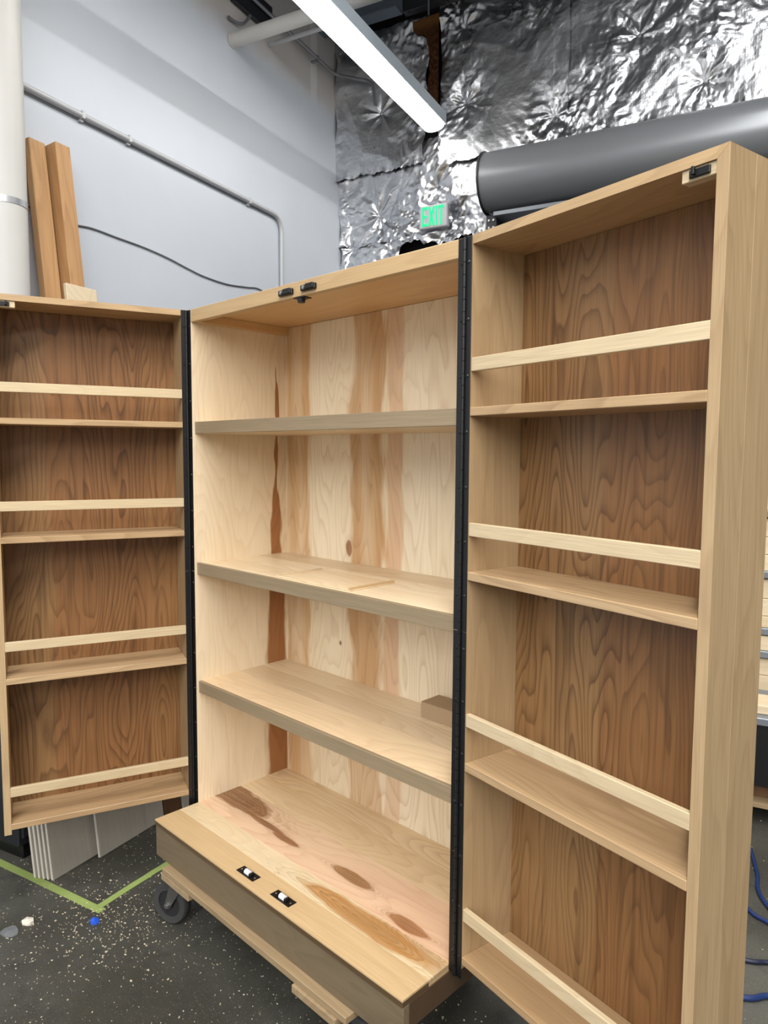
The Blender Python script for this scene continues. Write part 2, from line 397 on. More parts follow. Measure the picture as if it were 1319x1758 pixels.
# ---- foil insulation on the back wall
def hash2(ix, iy, s):
    n = (ix * 374761393 + iy * 668265263 + s * 982451653) & 0x7fffffff
    n = (n ^ (n >> 13)) * 1274126177 & 0x7fffffff
    return ((n ^ (n >> 16)) & 0xffff) / 65535.0
def vnoise(x, y, s):
    ix = np.floor(x).astype(np.int64); iy = np.floor(y).astype(np.int64); fx = x - ix; fy = y - iy
    u = fx * fx * fx * (fx * (fx * 6 - 15) + 10); v = fy * fy * fy * (fy * (fy * 6 - 15) + 10)
    def g(a, b):
        t = hash2(a, b, s) * 2 * np.pi
        return np.cos(t) * (x - a) + np.sin(t) * (y - b)
    return (g(ix, iy) * (1 - u) + g(ix + 1, iy) * u) * (1 - v) + (g(ix, iy + 1) * (1 - u) + g(ix + 1, iy + 1) * u) * v
PINS = [(.36, 3.86), (.80, 3.28), (.33, 3.16), (1.02, 3.78), (2.12, 3.95), (2.75, 4.18), (1.0, 4.27), (1.62, 3.58), (.2, 4.34),
        (.10, 2.95), (2.5, 3.6), (1.45, 4.42)]
def tnoise(x, y, s):
    # linear noise on a triangle grid: flat facets that meet in sharp creases
    k = (x + y) * .36603; i = np.floor(x + k).astype(np.int64); j = np.floor(y + k).astype(np.int64)
    u = x + k - i; v = y + k - j
    h = lambda a, b: hash2(a, b, s) - .5
    up_ = u > v
    a, b, c = h(i, j), np.where(up_, h(i + 1, j), h(i, j + 1)), h(i + 1, j + 1)
    m_, n_ = np.maximum(u, v), np.minimum(u, v)
    return a * (1 - m_) + b * (m_ - n_) + c * n_
def foil_disp(X, Z, crinkle):
    wx = X + .10 * vnoise(X * 2.3, Z * 2.3, 3) + .02 * vnoise(X * 7, Z * 7, 5); wz = Z + .10 * vnoise(X * 2.3, Z * 2.3, 4) + .02 * vnoise(X * 7, Z * 7, 6)
    d = .035 * vnoise(X * 1.3, Z * 1.1, 11)
    patch = .22 + 1.5 * np.clip(vnoise(X * 1.9, Z * 1.9, 41) * 1.3 + .35 + .5 * np.clip(3.55 - Z, 0, .5), 0, 1)
    d += crinkle * (.055 * tnoise(wx * 2.2, wz * 1.8, 21) + .034 * tnoise(wx * 4.7 + wz, wz * 4.4, 22) * patch
                    + .020 * tnoise(wx * 10 - wz * 3, wz * 9, 23) * patch + .012 * tnoise(wx * 21 + wz * 6, wz * 19, 24) * patch + .006 * tnoise(wx * 43 - wz * 9, wz * 40, 25) * patch)
    for i, (px, pz) in enumerate(PINS):
        dx, dz = X - px, Z - pz; r = np.sqrt(dx * dx + dz * dz) + 1e-6; th = np.arctan2(dz, dx)
        a = th + .35 * vnoise(r * 7, th * .9 + i, 31)
        n1 = 6 + i % 4
        q = (a / (2 * np.pi) + .5) * n1
        fold = np.abs(q - np.floor(q) - .5) * 2 * (.4 + 1.2 * hash2(np.floor(q).astype(np.int64) % n1, np.full(q.shape, i), 35))
        R0 = (.12 + .05 * (i % 3)) * (1 + .8 * vnoise(th * .8 + 5, th * 0 + i * 1.7, 39))
        env = np.exp(-(r / R0) ** 1.5) * np.minimum(r / .05, 1)
        d += (.016 if i < 5 else .011) * (fold - .45) * env - .03 * np.exp(-(r / .06))
    return d
def foil_sheet(x0, x1, z0, z1, base, jag, crinkle=1.0, step=.0066, seed=1):
    nx = int((x1 - x0) / step) + 1; nz = int((z1 - z0) / step) + 1
    U, V = np.meshgrid(np.linspace(0, 1, nx), np.linspace(0, 1, nz))
    lo = z0 + jag[0] * vnoise(U * 9, U * 0 + .3, seed + 50) + jag[0] * .5 * vnoise(U * 25, U * 0 + .7, seed + 51)
    X = x0 + (x1 - x0) * U + jag[1] * vnoise(V * 4, V * 0 + .4, seed + 52) * np.abs(2 * U - 1) ** 4
    Z = lo + (z1 - lo) * V
    D = foil_disp(X, Z, crinkle)
    Y = np.minimum(base - .035 - D, .08)
    # hem curls
    Y -= .02 * np.exp(-V / .02) * vnoise(U * 14, U * 0 + 2.2, seed + 53)
    co = np.stack([X, Y, Z], -1).reshape(-1, 3)
    idx = np.arange(nx * nz).reshape(nz, nx)
    q = np.stack([idx[:-1, :-1], idx[:-1, 1:], idx[1:, 1:], idx[1:, :-1]], -1).reshape(-1, 4)
    me = bpy.data.meshes.new('foil_sheet'); me.from_pydata(co.tolist(), [], q.tolist())
    for p in me.polygons: p.use_smooth = True
    return link('foil_sheet', me, M['foil'], wall_back)
foil_sheet(.0, .735, 3.44, 4.40, -.01, (.03, .06), .9, seed=1)
foil_sheet(.84, 1.71, 3.40, 4.50, -.02, (.03, .02), .9, seed=2)
foil_sheet(1.68, 3.2, 3.30, 4.55, .0, (.03, .02), .8, seed=3)
foil_sheet(.0, 1.22, 2.96, 3.60, .02, (.03, .03), 1.15, seed=4)
foil_sheet(1.1, 3.2, 3.2, 3.5, .03, (.02, .02), 1.4, seed=5)
foil_sheet(.0, .49, 2.45, 3.04, .03, (.02, .05), 1.1, seed=6)
foil_sheet(.50, 1.26, 2.905, 3.05, .0, (.05, .02), 1.1, seed=7)
# exposed batt between the first two sheets
bm = bmesh.new(); nzb = 26
pl, pr = [], []
for i in range(nzb):
    t = i / (nzb - 1); z = 3.72 + t * .66
    xl = .752 - .012 * math.sin(t * 9) - .004 * math.sin(i * 2.1) - .11 * max(0, min(1, (t - .80) / .10))
    pl.append(bm.verts.new((xl, -.07, z))); pr.append(bm.verts.new((.838, -.085 - random.uniform(0, .008), z)))
for i in range(nzb - 1): bm.faces.new((pl[i], pr[i], pr[i + 1], pl[i + 1]))
bmesh.ops.solidify(bm, geom=bm.faces[:], thickness=.03)
o = fin(bm, 'fiberglass_batt', M['batt'], wall_back); o['label'] = 'brown fibreglass showing through the slit in the foil'
# pins holding the foil
bmp = bmesh.new(); bm_cyl(bmp, (0, 0, 0), (0, -.006, 0), .011, .008, 10)
pinmesh = fin(bmp, 'foil_pin', M['strap'], wall_back)
for i, (px, pz) in enumerate(PINS[:12]):
    p_ = pinmesh if i == 0 else pinmesh.copy()
    if i: col.objects.link(p_)
    p_.location = (px, -.005, pz)

# ---- beams and things at the top of the back wall
t = rthing('roof_beam', 'blue grey steel channel beam above the foil next to the lit strip light', 'beam', 0, -.16, 4.365)
bm = bmesh.new(); bm_box(bm, 0, .62, -.05, -.04, 0, .24); fin(bm, 'web', M['beam'], t)
box('flange', 0, .62, -.14, -.05, .225, .24, M['beam'], t, .001)
box('flange', 0, .62, -.14, -.05, 0, .012, M['beam'], t, .001)
bm = bmesh.new()
for x in (.2, .36): bm_cyl(bm, (x, -.06, .04), (x, -.072, .04), .012, .012, 8)
fin(bm, 'bolt', M['darkmetal'], t)
t = rthing('roof_truss', 'dark steel truss with thin diagonal rods above the brown slit in the foil', 'truss', .62, -.2, 4.32)
box('chord', 0, 1.2, 0, .06, .06, .14, M['darkmetal'], t, .002)
for (a, b) in (((.02, .03, .06), (.16, .03, .55)), ((.3, .03, .06), (.16, .03, .55)), ((.3, .03, .06), (.5, .03, .55)), ((.75, .03, .06), (.5, .03, .55))):
    bm = bmesh.new(); bm_cyl(bm, a, b, .022, .022, 8); fin(bm, 'web_rod', M['darkmetal'], t)
bm = bmesh.new(); bm_cyl(bm, (.2, -.02, -.02), (.2, -.02, .6), .006, .006, 6); fin(bm, 'hanger_rod', M['greymetal'], t)

# ---- exit sign
t = rthing('exit_sign', 'grey exit sign with green EXIT letters hung on the crinkled foil', 'sign', 0.814, -.085, 3.051)
box('plate', -.105, .105, -.012, .03, -.078, .078, M['signplate'], t, .006)
box('housing', -.09, .09, .03, .06, -.065, .065, M['signplate'], t, .004)
def letter(parts):
    bm = bmesh.new()
    for q in parts:
        if len(q) == 4: bm_box(bm, q[0], q[1], -.016, -.0115, q[2], q[3])
        else:
            (xa, za, xb, zb, w_) = q
            vs = [bm.verts.new((x, y, z)) for y in (-.016, -.0115) for x, z in ((xa - w_, za), (xa + w_, za), (xb + w_, zb), (xb - w_, zb))]
            for f_ in ((0, 1, 2, 3), (4, 7, 6, 5), (0, 4, 5, 1), (1, 5, 6, 2), (2, 6, 7, 3), (3, 7, 4, 0)): bm.faces.new([vs[i] for i in f_])
    fin(bm, 'letter', M['exitgreen'], t)
b0, b1, s = -.062, .066, .0135
letter([(-.082, -.082 + s, b0, b1), (-.082, -.043, b0, b0 + .016), (-.082, -.046, -.006, .010), (-.082, -.043, b1 - .016, b1)])
letter([(-.030, b0, .006, b1, .0075), (.006, b0, -.030, b1, .0075)])
letter([(.019, .019 + s, b0, b1)])
letter([(.038, .082, b1 - .016, b1), (.060 - s / 2, .060 + s / 2, b0, b1)])

# ---- roll-up door
t = rthing('rolling_door', 'grey steel roll-up door barrel below the foil with its header rail', 'door', 1.26, -.25, 3.14)
bm = bmesh.new(); bm_cyl(bm, (.0, 0, 0), (2.6, 0, 0), .183, .183, 64); fin(bm, 'barrel', M['barrel'], t, True)
bm = bmesh.new(); bm_cyl(bm, (-.012, 0, 0), (.0, 0, 0), .192, .192, 48); fin(bm, 'end_bracket', M['darkmetal'], t)
box('header_rail', .06, 2.6, -.06, .12, -.222, -.196, M['greymetal'], t, .002)
box('curtain', .08, 2.6, .14, .16, -1.6, -.19, M['darkmetal'], t, .002)
for i in range(10):
    box('slat', .08, 2.6, .125, .14, -.30 - i * .075, -.235 - i * .075, M['greymetal'], t, .004)
o = box('guide_bracket', .0, .07, -.02, .16, -.62, -.2, M['darkmetal'], t, .003)
bm = bmesh.new()
for z in (-.235, -.28):
    for x in (.02, .05): bm_cyl(bm, (x, -.02, z), (x, -.027, z), .007, .007, 8)
fin(bm, 'bolt', M['bolt'], t)

# ---- strip light
t = rthing('strip_light', 'long lit fluorescent strip light hanging below the ceiling', 'lamp', .86, 0, 3.60)
Y0, Y1 = -.18, -2.62
prism('housing', [(-.078, .0), (-.078, .075), (-.066, .085), (.066, .085), (.078, .075), (.078, .0)], 'y', Y0, Y1, M['fixture'], t)
bm = bmesh.new()
n = 8
ring = [(-.072 * math.cos(math.pi * i / n), -.04 * math.sin(math.pi * i / n) ** .8 - .001) for i in range(n + 1)]
A_ = [bm.verts.new((x, Y0 - .02, z)) for x, z in ring]; B_ = [bm.verts.new((x, Y1 + .02, z)) for x, z in ring]
for i in range(n): bm.faces.new((A_[i], A_[i + 1], B_[i + 1], B_[i]))
bm.faces.new(A_); bm.faces.new(B_[::-1])
fin(bm, 'diffuser', M['tube'], t)
for y in (-1.85, -2.5):
    bm = bmesh.new(); bm_cyl(bm, (0, y, .085), (0, y, 1.6), .003, .003, 6); fin(bm, 'hanger_wire', M['wire'], t)

# ---- pipes and conduit on the left wall
t = rthing('sprinkler_main', 'thick white horizontal pipe leaving the left wall under the ceiling', 'pipe', .003, -1.22, 3.85)
bm = bmesh.new(); bm_cyl(bm, (.0, 0, 0), (3.4, 0, 0), .039, .039, 28); fin(bm, 'pipe', M['pipe'], t, True)
bm = bmesh.new(); bm_cyl(bm, (.0, 0, 0), (.008, 0, 0), .044, .044, 28); fin(bm, 'escutcheon', M['pipe'], t, True)
def wall_tube(name, label, cat, pts, r, mat, rad=.06, straps=(), strapdir='v'):
    p0 = pts[0]; t = rthing(name, label, cat, *p0)
    loc = [tuple(q[i] - p0[i] for i in range(3)) for q in pts]
    bm = bmesh.new(); bm_tube(bm, round_poly(loc, rad) if rad else smooth_path(loc), r, 12); fin(bm, 'tube', mat, t, True)
    for (x, y, z) in straps:
        x, y, z = x - p0[0], y - p0[1], z - p0[2]
        bm = bmesh.new()
        if strapdir == 'v':
            bm_box(bm, x - r - .002, x + r + .0015, y - .008, y + .008, z - r - .0015, z + r + .0015, .001)
            bm_box(bm, -p0[0] + .0005, x, y - .008, y + .008, z - r - .012, z - r - .0005)
        fin(bm, 'strap', mat, t)
    return t
wall_tube('wall_conduit', 'painted conduit running along the white wall and bending down behind the cabinet', 'conduit',
          [(.018, -3.4, 2.975), (.018, -.76, 2.965), (.018, -.76, .6)], .0155, M['conduit'], .10,
          [(.018, -2.33, 2.972), (.018, -2.05, 2.972), (.018, -1.1, 2.966)])
wall_tube('ceiling_conduit', 'thin galvanised conduit crossing the bare drywall and bending onto the foil', 'conduit',
          [(.046, -3.0, 4.17), (.046, -.13, 4.14), (.16, -.12, 4.10), (.34, -.10, 4.04), (.36, -.10, 3.88)], .012, M['conduit2'], .06,
          [(.046, -.37, 4.143)])
wall_tube('thin_conduit', 'slim painted rod crossing under the thick white pipe near the ceiling', 'conduit',
          [(.003, -.86, 4.0), (.62, -.86, 4.0)], .013, M['conduit'], 0)
wall_tube('loose_cable', 'thin grey cable drooping across the white wall behind the lumber', 'cable',
          [(.006, -2.75, 2.49), (.006, -2.435, 2.468), (.006, -2.28, 2.480), (.006, -2.126, 2.477), (.006, -1.96, 2.474), (.006, -1.792, 2.462), (.006, -1.63, 2.440), (.006, -1.496, 2.426), (.006, -1.30, 2.425), (.006, -1.12, 2.445), (.006, -.981, 2.459), (.006, -.8, 2.41)], .0036, M['wire'], 0)
t = rthing('junction_box', 'dark junction box with a short cable high up in the corner of the bare drywall', 'box', .002, -1.22, 4.06)
box('casing', 0, .03, -.02, .36, 0, .16, M['darkmetal'], t, .004)
bm = bmesh.new(); bm_tube(bm, smooth_path([(.02, .14, .0), (.025, .12, -.03), (.025, .07, -.085), (.02, .0, -.11), (.02, -.06, -.112)]), .009, 8); fin(bm, 'flex_cable', M['wire'], t, True)
t = rthing('vent_pipe', 'large white vertical pipe standing at the left edge in front of the wall', 'pipe', .13, -2.815, 0)
bm = bmesh.new(); bm_cyl(bm, (0, 0, 0), (0, 0, 3.27), .085, .085, 40); fin(bm, 'pipe', M['pipe'], t, True)
bm = bmesh.new(); bm_cyl(bm, (0, 0, 3.25), (0, 0, 5.19), .094, .094, 40); o = fin(bm, 'upper_sleeve', M['pipe2'], t, True); o['label'] = 'greyer tan sleeve'
bm = bmesh.new(); bm_cyl(bm, (0, 0, 2.395), (0, 0, 2.42), .087, .087, 40); fin(bm, 'clamp', M['strap'], t, True)
t = rthing('side_pipe', 'slim white pipe half hidden behind the large vertical pipe', 'pipe', .06, -2.955, 0)
bm = bmesh.new(); bm_cyl(bm, (0, 0, 0), (0, 0, 2.3), .045, .045, 24); fin(bm, 'pipe', M['pipe'], t, True)

# ---- lumber leaning on the left wall
def post(name, label, y0, y1, thick, L, xb, lean, mat, rz=0.0, group='posts leaning on the wall'):
    bm = bmesh.new(); bm_box(bm, 0, thick, 0, y1 - y0, 0, L, .003)
    o = fin(bm, name, mat); tag(o, label, 'lumber', group)
    o.matrix_world = Matrix.Translation(RM(xb, y0, .0)) @ Matrix.Rotation(RA, 4, 'Z') @ Matrix.Rotation(-lean, 4, 'Y') @ Matrix.Rotation(rz, 4, 'X')
    return o
lean = math.atan(.118)
post('lumber_post', 'rough cedar post leaning on the wall, the one nearer the corner', -2.538, -2.462, .085, 2.775, .335, lean, M['lumber'])
post('lumber_post', 'rough cedar post leaning right next to the large white pipe', -2.632, -2.552, .04, 2.772, .332, lean, M['lumber'])
post('pine_board', 'short pale pine board standing in front of the two cedar posts', -2.60, -2.44, .02, 2.150, .432, math.atan(.112), M['pale'], group=None)

# ------------------------------------------------------------------ the pantry cabinet
W, D, d, T = 1.0676, .3569, .1499, .019
HD, PZ, ZH, HB = 1.6, .0554, .042, .0575
ZS = [1.2629, .8271, .4495]; TH = .0358; YS = .008
DS = [1.2618, .9274, .5225, .094]; RL = [1.3335, 1.0012, .6007, .1734]; RH = .0271; DTH = .0173
WD = .542; AR, AL = .1805, 1.2256
cab = thing('pantry_cabinet', 'tall open birch pantry cabinet with shelf-lined doors on a wooden dolly', 'cabinet', (0, 0, ZO))
# side panels: own mesh laid so the grain and heartwood streak match
def side_material():
    k_ = wood('birch_side_panel', (230, 206, 166), (220, 192, 148), (196, 158, 112), 'Z', 6, .2, 8, 10, .34, 2.4, .08, .33)
    return k_
def panel_yz(name, x0, x1, y0, y1, z0, z1, mat, parent):
    # modelled lying in x-z and turned, so that local x is the cabinet's y
    bm = bmesh.new(); bm_box(bm, y0, y1, -x1, -x0, z0, z1, .001)
    o = fin(bm, name, mat, parent); o.rotation_euler = (0, 0, math.pi / 2)
    return o
M['side'] = wood('birch_side_panel', (232, 212, 178), (224, 200, 160), (196, 160, 116), 'Z', 5.5, .16, 24, 8, .42, 2.8, .08, .3, desat=.18,
                 stripes=[(.315, .05, (156, 100, 54), .02, .1, 1.6, .95)])
panel_yz('side_panel', 0, T, 0, D + .012, ZH, HD, M['side'], cab)
panel_yz('side_panel', W - T, W, 0, D + .012, ZH, HD, M['panel'], cab)
box('back_panel', T, W - T, D, D + .012, -.018, HD - .012, M['back'], cab)
box('top_panel', T, W - T, T, D + .012, HD - .0114, HD, M['top_in'], cab)
o = box('top_rail', T, W - T, 0, T, HD - .0378, HD, M['toprail'], cab, .0012)
for x in (T, W - T - .02): panel_yz('cleat', x, x + .02, .02, D, HD - .0378, HD - .0114, M['top_in'], cab)
# shelves
for i, z in enumerate(ZS):
    sh = box('shelf', T, W - T, YS + .012, D, z - TH, z - .004, M['shelf'], cab)
    cuts = [YS + .012, .115 + .02 * i, .225 + .015 * i, D]
    for a, b in zip(cuts, cuts[1:]): box('board', T, W - T, a, b, z - .004, z, M['shelf'], sh, .0004)
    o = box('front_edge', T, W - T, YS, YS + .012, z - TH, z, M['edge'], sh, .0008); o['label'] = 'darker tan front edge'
# base
bt = box('base_top', T + .001, W - T - .001, -.066, D, PZ - .018, PZ - .005, M['toprail'], cab)
for a, b, mt in ((-d, -.066, 'bd_tan'), (-.066, .004, 'bd_cream'), (.004, .162, 'bd_rosy'), (.162, .27, 'bd_honey'), (.27, D, 'bd_honey')):
    box('board', T, W - T, a, b, PZ - .005, PZ, M[mt], bt, .0004)
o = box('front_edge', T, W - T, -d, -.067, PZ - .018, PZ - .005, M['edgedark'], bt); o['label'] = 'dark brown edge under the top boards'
box('base_front', T, W - T, -d + .003, -d + .021, -HB, PZ - .018, M['basefront_shade'], cab)
panel_yz('base_side', T, T + .018, -d + .021, D, -.0575, PZ - .018, M['basefront_shade'], cab)
panel_yz('base_side', W - T - .018, W - T, -d + .021, D, -.022, PZ - .018, M['baseside_shade'], cab)
# roller catches on the base
for x in (.42, .57):
    pl_ = box('roller_catch', x, x + .075, -.128, -.101, PZ, PZ + .0012, M['black'], cab, .0003)
    bm = bmesh.new(); bm_cyl(bm, (x + .027, -.1145, PZ + .003), (x + .047, -.1145, PZ + .003), .0075, .0075, 16); o = fin(bm, 'roller', M['roller'], pl_, True); o['label'] = 'white nylon roller'
    for xx in (x + .018, x + .047): box('bracket', xx, xx + .009, -.121, -.108, PZ + .0012, PZ + .007, M['blacksteel'], pl_)
    for xx in (x + .008, x + .067):
        bm = bmesh.new(); bm_cyl(bm, (xx, -.1145, PZ + .001), (xx, -.1145, PZ + .002), .003, .002, 8); fin(bm, 'screw', M['bolt'], pl_)
# touch latches on the top rail
for x in (.462, .552):
    lt = box('latch', x, x + .055, -.009, 0, 1.571, 1.585, M['black'], cab, .0015)
    bm = bmesh.new(); bm_cyl(bm, (x + .015, -.013, 1.578), (x + .015, -.009, 1.578), .0042, .0042, 12); fin(bm, 'plunger', M['bolt'], lt)
    box('cap', x + .022, x + .052, -.012, -.009, 1.573, 1.586, M['blacksteel'], lt, .001)
bm = bmesh.new(); bm_box(bm, .512, .552, .002, .03, 1.5595, 1.5622, .0006); bm_cyl(bm, (.532, .012, 1.5595), (.532, .012, 1.549), .011, .009, 14)
o = fin(bm, 'latch', M['black'], cab); o['label'] = 'black stop under the top rail'
# doors
def make_door(side):
    s = 1 if side == 'R' else -1
    ang = -AR if side == 'R' else AL
    ox = W if side == 'R' else 0
    # local frame: x = s*u, y = v (away from the viewer), z
    def X(u): return s * u
    def bx(name, u0, u1, v0, v1, z0, z1, mat, parent, bev=.001):
        a, b = sorted((X(u0), X(u1))); return box(name, a, b, v0, v1, z0, z1, mat, parent, bev)
    zb = DS[3] - DTH - .014; zh_ = DS[3] - DTH
    dr = bx('door', T, WD - T, d - .0063, d, DS[3] - DTH, HD - DTH, M['cherryR' if side == 'R' else 'cherryL'], cab)
    dr.location = (ox, 0, 0); dr.rotation_euler = (0, 0, ang)
    dr['label'] = 'right door with spice-rack shelves' if side == 'R' else 'left door with spice-rack shelves'
    prism('top_panel', [(X(0), HD), (X(WD), HD), (X(WD - T), HD - DTH), (X(T), HD - DTH)], 'y', 0, d, M['door_top'], dr)
    prism('side_panel', [(X(0), HD), (X(0), zh_), (X(T), zh_), (X(T), HD - DTH)], 'y', 0, d, M['door_side'], dr)
    for va, vb in ((0, .071), (.071, d)):                       # the outer side is glued up from two boards
        prism('side_board', [(X(WD), HD), (X(WD), zb), (X(WD - T), zb), (X(WD - T), HD - DTH)], 'y', va, vb, M['door_side'], dr, .0004)
    for z in DS: bx('shelf', T, WD - T, -.0015, d - .0063, z - DTH, z, M['dshelf'], dr)
    for z in RL: bx('rail', T, WD - T, .0, .012, z, z + RH, M['rail'], dr)
    cb = bx('catch_block', WD - T - .056, WD - T, .004, .024, HD - DTH - .0185, HD - DTH, M['rail'], dr)
    bm = bmesh.new()
    a, b = sorted((X(WD - T - .042), X(WD - T - .010))); bm_box(bm, a, b, -.001, .004, HD - DTH - .0155, HD - DTH - .004, .001)
    a, b = sorted((X(WD - T - .036), X(WD - T - .031))); bm_box(bm, a, b, -.007, -.001, HD - DTH - .013, HD - DTH - .001, .001)
    fin(bm, 'catch', M['black'], cb)
    return dr
dR = make_door('R'); dL = make_door('L')
# piano hinges
def hinge(xa, s, ang):
    # s=+1: right hinge (cabinet leaf towards -x)
    hg = None
    bm = bmesh.new(); L0, L1 = ZH, HD - .001; n = 64; st = (L1 - L0) / n
    for i in range(n): bm_cyl(bm, (xa, -.0045, L0 + i * st), (xa, -.0045, L0 + (i + 1) * st - .0016), .0042, .0042, 10)
    bm_cyl(bm, (xa, -.0045, L0), (xa, -.0045, L1), .0026, .0026, 8)
    hg = fin(bm, 'piano_hinge', M['black'], cab, True)
    hg['label'] = 'long black piano hinge'
    def leaf(u0, u1, M4):
        bm = bmesh.new()
        for a, b in ((L0, .80), (.8012, L1)): bm_box(bm, min(u0, u1), max(u0, u1), -.0018, -.0003, a, b, .0004)
        for i in range(14):
            z = L0 + .05 + i * (L1 - L0 - .1) / 13; bm_cyl(bm, ((u0 + u1) / 2, -.0018, z), ((u0 + u1) / 2, -.0032, z), .0042, .003, 8)
        o = fin(bm, 'leaf', M['black'], hg); o.matrix_local = M4
    leaf(xa - s * .019, xa - s * .002, Matrix.Identity(4))
    leaf(s * .002, s * .019, Matrix.Translation((xa, -.0012, 0)) @ Matrix.Rotation(ang, 4, 'Z'))
hinge(W, 1, -AR); hinge(0, -1, AL)

# loose things on the shelves
bm = bmesh.new(); bm_box(bm, 0, .30, 0, .162, 0, .003, .0005)
t = thing('plywood_sheet', 'thin loose birch plywood sheet with two edge strips lying on the middle shelf', 'sheet', (.394, .031, ZO + ZS[1] + .0005))
fin(bm, 'sheet', M['shelf'], t)
panel_yz('edge_strip', 0, .009, 0, .162, .003, .0065, M['rail'], t)
panel_yz('edge_strip', .292, .30, 0, .162, .003, .0075, M['toprail'], t)
t = thing('cardboard_box', 'flat tan cardboard box on the third shelf by the right hinge', 'box', (.719, .274, ZO + ZS[2]), 0)
box('carton', 0, .24, 0, .076, 0, .043, M['card'], t, .001)
box('lid_flap', 0, .24, 0, .0375, .043, .0442, M['card'], t, .0003)
box('lid_flap', 0, .24, .0385, .076, .043, .0442, M['card'], t, .0003)
bm = bmesh.new(); bm_box(bm, 0, .012, 0, .006, 0, .004, .001)
o = fin(bm, 'wood_scrap', M['rail']); tag(o, 'tiny pale wood scrap on the cabinet base beside the roller catches', 'scrap')
o.location = (.508, -.068, ZO + PZ); o.rotation_euler = (0, 0, .7)

# ------------------------------------------------------------------ dolly
t = thing('dolly', 'low wooden dolly on rubber casters carrying the cabinet', 'dolly', (0, 0, ZO - HB))
for a, b in ((-.171, -.075), (-.07, .06), (.065, .20), (.205, .36)): box('plank', .096, .90, a, b, -.018, 0, M['dolly'], t, .0015)
for a, b in ((.092, .245), (.72, .872)): panel_yz('cleat', a, b, -.178 if a > .5 else -.172, .35, -.037, -.018, M['dolly'], t)
def caster(x, y, ang):
    M4 = Matrix.Translation((x, y, -.037)) @ Matrix.Rotation(ang, 4, 'Z')
    r = .0625; zc = -(.25 - HB) + .037 + r; off = .04
    R_ = Matrix.Translation((off, 0, zc))
    bm = bmesh.new()
    prof = [(.040, -.014), (.0585, -.0155), (.0625, -.010), (.0625, .010), (.0585, .0155), (.040, .014)]
    seg = 40; rings = []
    for k in range(seg):
        a = 2 * math.pi * k / seg; rings.append([bm.verts.new((math.cos(a) * q[0], q[1], math.sin(a) * q[0])) for q in prof])
    for k in range(seg):
        A_, B_ = rings[k], rings[(k + 1) % seg]
        for j in range(len(prof)): bm.faces.new((A_[j], A_[(j + 1) % len(prof)], B_[(j + 1) % len(prof)], B_[j]))
    wh = fin(bm, 'wheel', M['rubber'], t, True); wh.matrix_local = M4 @ R_
    bm = bmesh.new(); bm_cyl(bm, (0, -.010, 0), (0, .010, 0), .0405, .0405, 32); bm_cyl(bm, (0, -.016, 0), (0, .016, 0), .014, .014, 16)
    fin(bm, 'hub', M['wheelhub'], wh, True)
    bm = bmesh.new(); bm_box(bm, -.045, .045, -.035, .035, -.004, 0, .001)
    bm_cyl(bm, (0, 0, -.014), (0, 0, -.004), .026, .026, 20)
    for s_ in (-1, 1):
        y0, y1 = (s_ * .0175, s_ * .0205); y0, y1 = min(y0, y1), max(y0, y1)
        poly = [(-.024, -.012), (.026, -.012), (off + .012, zc - .004), (off + .006, zc - .012), (off - .006, zc - .012), (off - .012, zc - .002)]
        A_ = [bm.verts.new((p_[0], y0, p_[1])) for p_ in poly]; B_ = [bm.verts.new((p_[0], y1, p_[1])) for p_ in poly]
        bm.faces.new(A_); bm.faces.new(B_[::-1])
        for i in range(6): bm.faces.new((A_[i], B_[i], B_[(i + 1) % 6], A_[(i + 1) % 6]))
    bm_box(bm, -.024, .026, -.0205, .0205, -.016, -.012)
    fk = fin(bm, 'fork', M['zinc'], t); fk.matrix_local = M4
    bm = bmesh.new(); bm_cyl(bm, (off, -.028, zc), (off, .028, zc), .005, .005, 10); bm_cyl(bm, (off, -.027, zc), (off, -.0205, zc), .009, .009, 6); bm_cyl(bm, (off, .0205, zc), (off, .027, zc), .009, .009, 6)
    fin(bm, 'axle_bolt', M['bolt'], fk)
caster(.118, -.118, math.radians(200)); caster(.80, -.10, math.radians(20)); caster(.16, .28, math.radians(120)); caster(.80, .28, math.radians(60))

# ------------------------------------------------------------------ floor things near the left door
def tape_strip(pts, w_, name, label, dz=0.0):
    bm = bmesh.new(); pts = [Vector(p) for p in pts]; rows = []; n = len(pts)
    for i, p in enumerate(pts):
        dd = (pts[min(i + 1, n - 1)] - pts[max(i - 1, 0)]).normalized(); nn = Vector((-dd.y, dd.x, 0))
        j = random.uniform(-.0012, .0012)
        q = [p + nn * (w_ / 2 + j), p - nn * (w_ / 2 - j)]
        rows.append([bm.verts.new((v.x, v.y, z)) for v, z in ((q[0], .0001 + dz), (q[0], .0010 + dz), (q[1], .0010 + dz), (q[1], .0001 + dz))])
    for a, b in zip(rows, rows[1:]):
        for k_ in range(4): bm.faces.new((a[k_], a[(k_ + 1) % 4], b[(k_ + 1) % 4], b[k_]))
    bm.faces.new(rows[0][::-1]); bm.faces.new(rows[-1])
    o = fin(bm, name, M['tape']); tag(o, label, 'tape')
    return o
def seg_pts(a, b, n): return [(a[0] + (b[0] - a[0]) * i / n, a[1] + (b[1] - a[1]) * i / n, .0006) for i in range(n + 1)]
tape_strip(seg_pts((-1.05, -.505), (-.115, -.262), 16), .027, 'floor_tape', 'green tape strip on the concrete running left from the corner mark')
tape_strip(seg_pts((-.140, -.268), (-.20, -.02), 8) + seg_pts((-.20, -.02), (-.27, .26), 6)[1:], .024, 'floor_tape', 'green tape strip on the concrete running back under the dolly', .0010)

